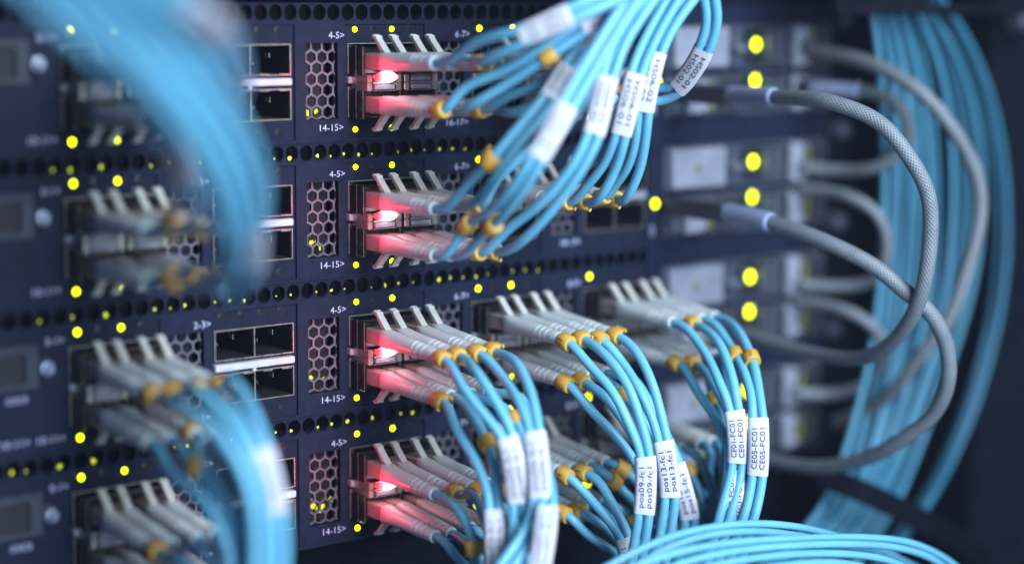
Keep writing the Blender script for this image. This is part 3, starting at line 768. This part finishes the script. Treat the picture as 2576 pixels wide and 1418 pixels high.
# --- block 0-1, two lower switches, falling
pair('A', 2, 'u', 0, [(475, 1000, 72), (562, 1075, 88), (622, 1180, 96), (650, 1290, 98), (655, 1380, 98), (650, 1480, 98)], droop=3)
pair('A', 2, 'u', 1, [(565, 972, 72), (622, 1045, 88), (658, 1130, 95), (682, 1220, 98), (698, 1300, 100), (702, 1390, 100), (697, 1480, 100)], ((656, 1130), (688, 1285)), ['pos02-fc1', 'pos02-fc1'], droop=3)
pair('A', 2, 'l', 0, [(445, 1165, 62), (520, 1235, 78), (570, 1320, 86), (594, 1400, 88), (598, 1480, 90)], clips=(None, (482, 1195)), droop=4)
pair('A', 2, 'l', 1, [(515, 1125, 64), (575, 1210, 82), (615, 1310, 90), (632, 1390, 92), (632, 1480, 94)], clips=((475, 1090), None), droop=4)
pair('A', 3, 'u', 0, [(485, 1400, 68), (555, 1475, 78), (590, 1560, 80)], clips=('e', None), droop=4)
pair('A', 3, 'u', 1, [(575, 1352, 64), (640, 1420, 76), (675, 1510, 80)], clips=(None, (590, 1400)), droop=4)
pair('A', 3, 'l', 0, [(490, 1490, 64), (540, 1570, 70)], clips=(None, None), droop=4)
pair('A', 3, 'l', 1, [(560, 1470, 62), (610, 1550, 70)], clips=(None, None), droop=4)

# ------------------------------------------------------------------ loose aqua cables across the bottom
def cable(name, path, r, M, label, cat, group, n=12, ext=True, it=14, step=1.6):
    P = [un(*p) for p in path]
    if ext: P = [P[0]+(P[0]-P[1]).normalized()*160]+P+[P[-1]+(P[-1]-P[-2]).normalized()*160]
    pts = smooth_path(catmull(P, step), it)
    O = pts[0].copy(); b = MB(); tube(b, pts, r, n)
    o = b.build(name, M, None, O, True); o.location = O*MM
    return tag(o, label, cat, group), pts
BOT = [
 ([(1470, 1460, 100), (1560, 1406, 102), (1690, 1348, 104), (1800, 1324, 105), (1900, 1316, 105), (2010, 1325, 104), (2110, 1349, 102), (2230, 1390, 98), (2330, 1440, 94)], 'topmost loose aqua cable of the bottom bunch, humped in front of the tagged cables'),
 ([(1540, 1470, 104), (1640, 1396, 106), (1760, 1350, 108), (1880, 1336, 108), (1990, 1344, 107), (2090, 1366, 105), (2200, 1400, 102), (2290, 1450, 98)], 'loose aqua cable just under the topmost one of the bottom bunch'),
 ([(1500, 1475, 110), (1600, 1422, 112), (1720, 1384, 114), (1860, 1362, 115), (2010, 1353, 115), (2180, 1351, 114), (2290, 1364, 112), (2372, 1400, 110), (2440, 1455, 106)], 'loose aqua cable whose right end curves down farthest, bottom bunch'),
 ([(1590, 1475, 113), (1700, 1420, 115), (1830, 1388, 117), (1980, 1372, 118), (2140, 1367, 118), (2262, 1377, 116), (2345, 1404, 114), (2415, 1460, 110)], 'loose aqua cable lying directly below the farthest curving one'),
 ([(1640, 1480, 116), (1760, 1430, 118), (1890, 1404, 120), (2020, 1392, 120), (2150, 1394, 119), (2240, 1410, 117), (2320, 1450, 114)], 'loose aqua cable near the bottom edge with a gentle hump'),
 ([(1820, 1470, 108), (1900, 1428, 110), (2000, 1396, 110), (2110, 1378, 108), (2200, 1388, 105), (2280, 1425, 100), (2330, 1470, 96)], 'loose aqua cable crossing under the others of the bottom bunch'),
 ([(1760, 1490, 121), (1880, 1440, 123), (2030, 1416, 124), (2150, 1420, 123), (2240, 1450, 120)], 'lowest loose aqua cable, cut by the bottom edge of the photo'),
]
for P, lab in BOT: cable('fiber_cable', P, 1.25, M_aqua, lab, 'fiber cable', 'loose aqua cables across the bottom')

# ------------------------------------------------------------------ aqua bundle falling beside the rack
NB = 26
YS = [-60, 35, 150, 350, 560, 750, 900, 1027, 1150, 1261, 1330, 1420]
XI = [2185, 2196, 2218, 2222, 2217, 2206, 2190, 2162, 2128, 2090, 2028, 1930]
XO = [2318, 2394, 2462, 2524, 2543, 2530, 2492, 2450, 2395, 2338, 2296, 2220]
rb = random.Random(5)
for i in range(NB):
    s = i/(NB-1); ph = rb.uniform(0, 6.28)
    s2 = (i/17)*.45 if i < 18 else (.53, .57, .62, .69, .73, .92, .965, 1.0)[i-18]
    path = []
    for j, y in enumerate(YS):
        w = s2+.020*math.sin(ph+j*.9)+(.07*math.sin(j*.55+.4) if 18 <= i < 23 else 0)*(.5 if j < 2 else 1)
        hb = 22+12*math.sin(ph*2+i)+(8 if i > 17 else 0)
        path.append((XI[j]+(XO[j]-XI[j])*w, y, hb+(10 if y > 1200 else 0)))
    if i < 18: where = '%s from the rack side' % ('nearest', 'second', 'third', 'fourth', 'fifth', 'sixth', 'seventh', 'eighth', 'ninth', 'tenth', 'eleventh', 'twelfth', 'thirteenth', 'fourteenth', 'fifteenth', 'sixteenth', 'seventeenth', 'eighteenth')[i]
    else: where = ('first', 'second', 'third', 'fourth', 'fifth', 'third outermost', 'second outermost', 'outermost')[i-18]+' of its loose outer strands'
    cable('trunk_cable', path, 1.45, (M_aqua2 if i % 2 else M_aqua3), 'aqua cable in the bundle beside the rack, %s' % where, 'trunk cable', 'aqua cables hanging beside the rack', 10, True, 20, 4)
# dark guide bar over the bundle's top and strap round its foot
a, c = un(2170, 22, 44), un(2490, 28, 44)
o = empty('cable_guide', a, 'black flat guide bar across the top of the aqua bundle', 'cable guide')
b = MB(); zb_ = (a.z+c.z)/2; b.box(a.x-16, c.x+30, -47, -41, zb_-1.6, zb_+2.0, .5); e = un(2325, 10, 44); b.box(a.x-16, e.x, -46, -42, zb_+2.0, zb_+30, .5); b.build('guide_bar', M_strap, o, a)
b = MB(); b.box(c.x+26, c.x+34, -41, 0, zb_-1.5, zb_+1.9, .5); b.build('guide_bracket', M_strap, o, a)
P = [un(*p) for p in ((2060, 1196, 44), (2140, 1222, 56), (2240, 1268, 62), (2330, 1312, 60), (2420, 1360, 48), (2480, 1420, 30))]
pts = smooth_path(catmull(P, 3), 10); T, fr = frames(pts, Vector((0, 0, 1))); b = MB()
b.sweep(pts, fr, lambda i: [(-4.2, -.9), (4.2, -.9), (4.2, .9), (-4.2, .9)])
o = b.build('cable_strap', M_strap, None, pts[0]); o.location = pts[0]*MM
tag(fix_normals(o), 'black hook and loop strap slung around the foot of the aqua bundle', 'strap')

# ------------------------------------------------------------------ grey braided cables
def braided(path, r, label, collars, n=20):
    P = [un(*p) for p in path]
    pts = smooth_path(catmull(P, .9), 30)
    O = pts[0].copy()
    root = empty('braided_cable', O, label, 'braided cable', 'grey braided cables at the module ends')
    b = MB(); tube(b, pts, r, n); o = b.build('braided_jacket', M_braid, root, O, True); uv_tube(o, len(pts), n, .9)
    for (p0, p1) in collars:
        i0, i1 = sorted((nearest(pts, p0), nearest(pts, p1)))
        seg = pts[i0:i1+1]
        if len(seg) < 3: continue
        T, fr = frames(seg); b = MB(); b.sweep(seg, fr, lambda i: circ(r*1.28 if 0 < i < len(seg)-1 else r*1.1, 18)); b.build('heat_shrink_collar', M_collar, root, O, True)
        e = seg[0] if (seg[0].y > seg[-1].y) else seg[-1]
        d_ = (seg[0]-seg[-1]).normalized() if (seg[0].y > seg[-1].y) else (seg[-1]-seg[0]).normalized()
        b = MB(); hz = 3.4
        b.box(e.x-3.5, e.x+3.5, e.y-2, -6.6, e.z-hz, e.z+hz, .7); b.build('plug_shell', M_modgrey, root, O)
    return root
braided([(1768, 242, 14), (1850, 240, 34), (1950, 245, 58), (2086, 256, 86), (2211, 306, 102), (2277, 381, 110), (2332, 476, 115), (2342, 576, 115), (2327, 702, 113), (2311, 761, 110), (2256, 850, 98), (2172, 900, 80), (2047, 890, 52), (1922, 855, 26), (1872, 838, 14)], 2.6,
        'grey braided cable making the big foremost loop from the topmost switch', [((1836, 240), (1948, 245))])
braided([(1738, 520, 14), (1830, 535, 34), (1946, 561, 58), (2086, 612, 82), (2211, 677, 98), (2270, 728, 104), (2341, 786, 110), (2383, 875, 112), (2383, 970, 110), (2341, 1050, 102), (2261, 1110, 90), (2172, 1155, 74), (2047, 1175, 50), (1937, 1157, 26), (1880, 1140, 14)], 2.7,
        'grey braided cable whose loop hangs lowest, starting at the second switch', [((1825, 534), (1942, 560))])
braided([(2030, 118, 6), (2092, 135, 18), (2198, 163, 40), (2305, 222, 58), (2376, 296, 66), (2436, 390, 70), (2467, 480, 72), (2462, 570, 72), (2432, 680, 70), (2388, 800, 66), (2311, 900, 56), (2246, 985, 44), (2172, 1035, 28), (2100, 1062, 12)], 2.7,
        'grey braided cable reaching farthest out, behind the two front loops', [])
braided([(2020, 222, 6), (2100, 224, 20), (2191, 231, 34), (2252, 256, 44), (2284, 302, 48), (2284, 355, 47), (2252, 393, 42), (2198, 424, 34), (2110, 428, 18), (2020, 420, 6)], 2.3,
        'small grey braided loop joining the topmost and second switches', [((2042, 222), (2165, 229))])
braided([(2010, 474, 6), (2080, 480, 18), (2140, 495, 30), (2201, 530, 38), (2231, 592, 40), (2226, 660, 38), (2180, 712, 28), (2080, 720, 14), (2010, 714, 6)], 2.2,
        'small grey braided loop joining the second and third switches', [])
braided([(2000, 756, 6), (2070, 764, 18), (2140, 785, 30), (2195, 818, 36), (2222, 870, 36), (2212, 930, 32), (2160, 975, 24), (2070, 992, 12), (1995, 985, 6)], 2.2,
        'small grey braided loop joining the third and bottom switches', [])

# ------------------------------------------------------------------ thin haze added to soften the lamps' glow and lift the darks
HZ = MB(); HZ.box(-700, 900, -900, 410, -700, 500)
hz = HZ.build('haze', M_label); hz['kind'] = 'stuff'
vm = bpy.data.materials.new('haze_air'); vm.use_nodes = True; nt = vm.node_tree
nt.nodes.remove(nt.nodes['Principled BSDF']); pv = nt.nodes.new('ShaderNodeVolumePrincipled')
pv.inputs['Color'].default_value = (.6, .72, 1, 1); pv.inputs['Density'].default_value = .028
nt.links.new(pv.outputs['Volume'], nt.nodes['Material Output'].inputs['Volume'])
hz.data.materials[0] = vm; fix_normals(hz)
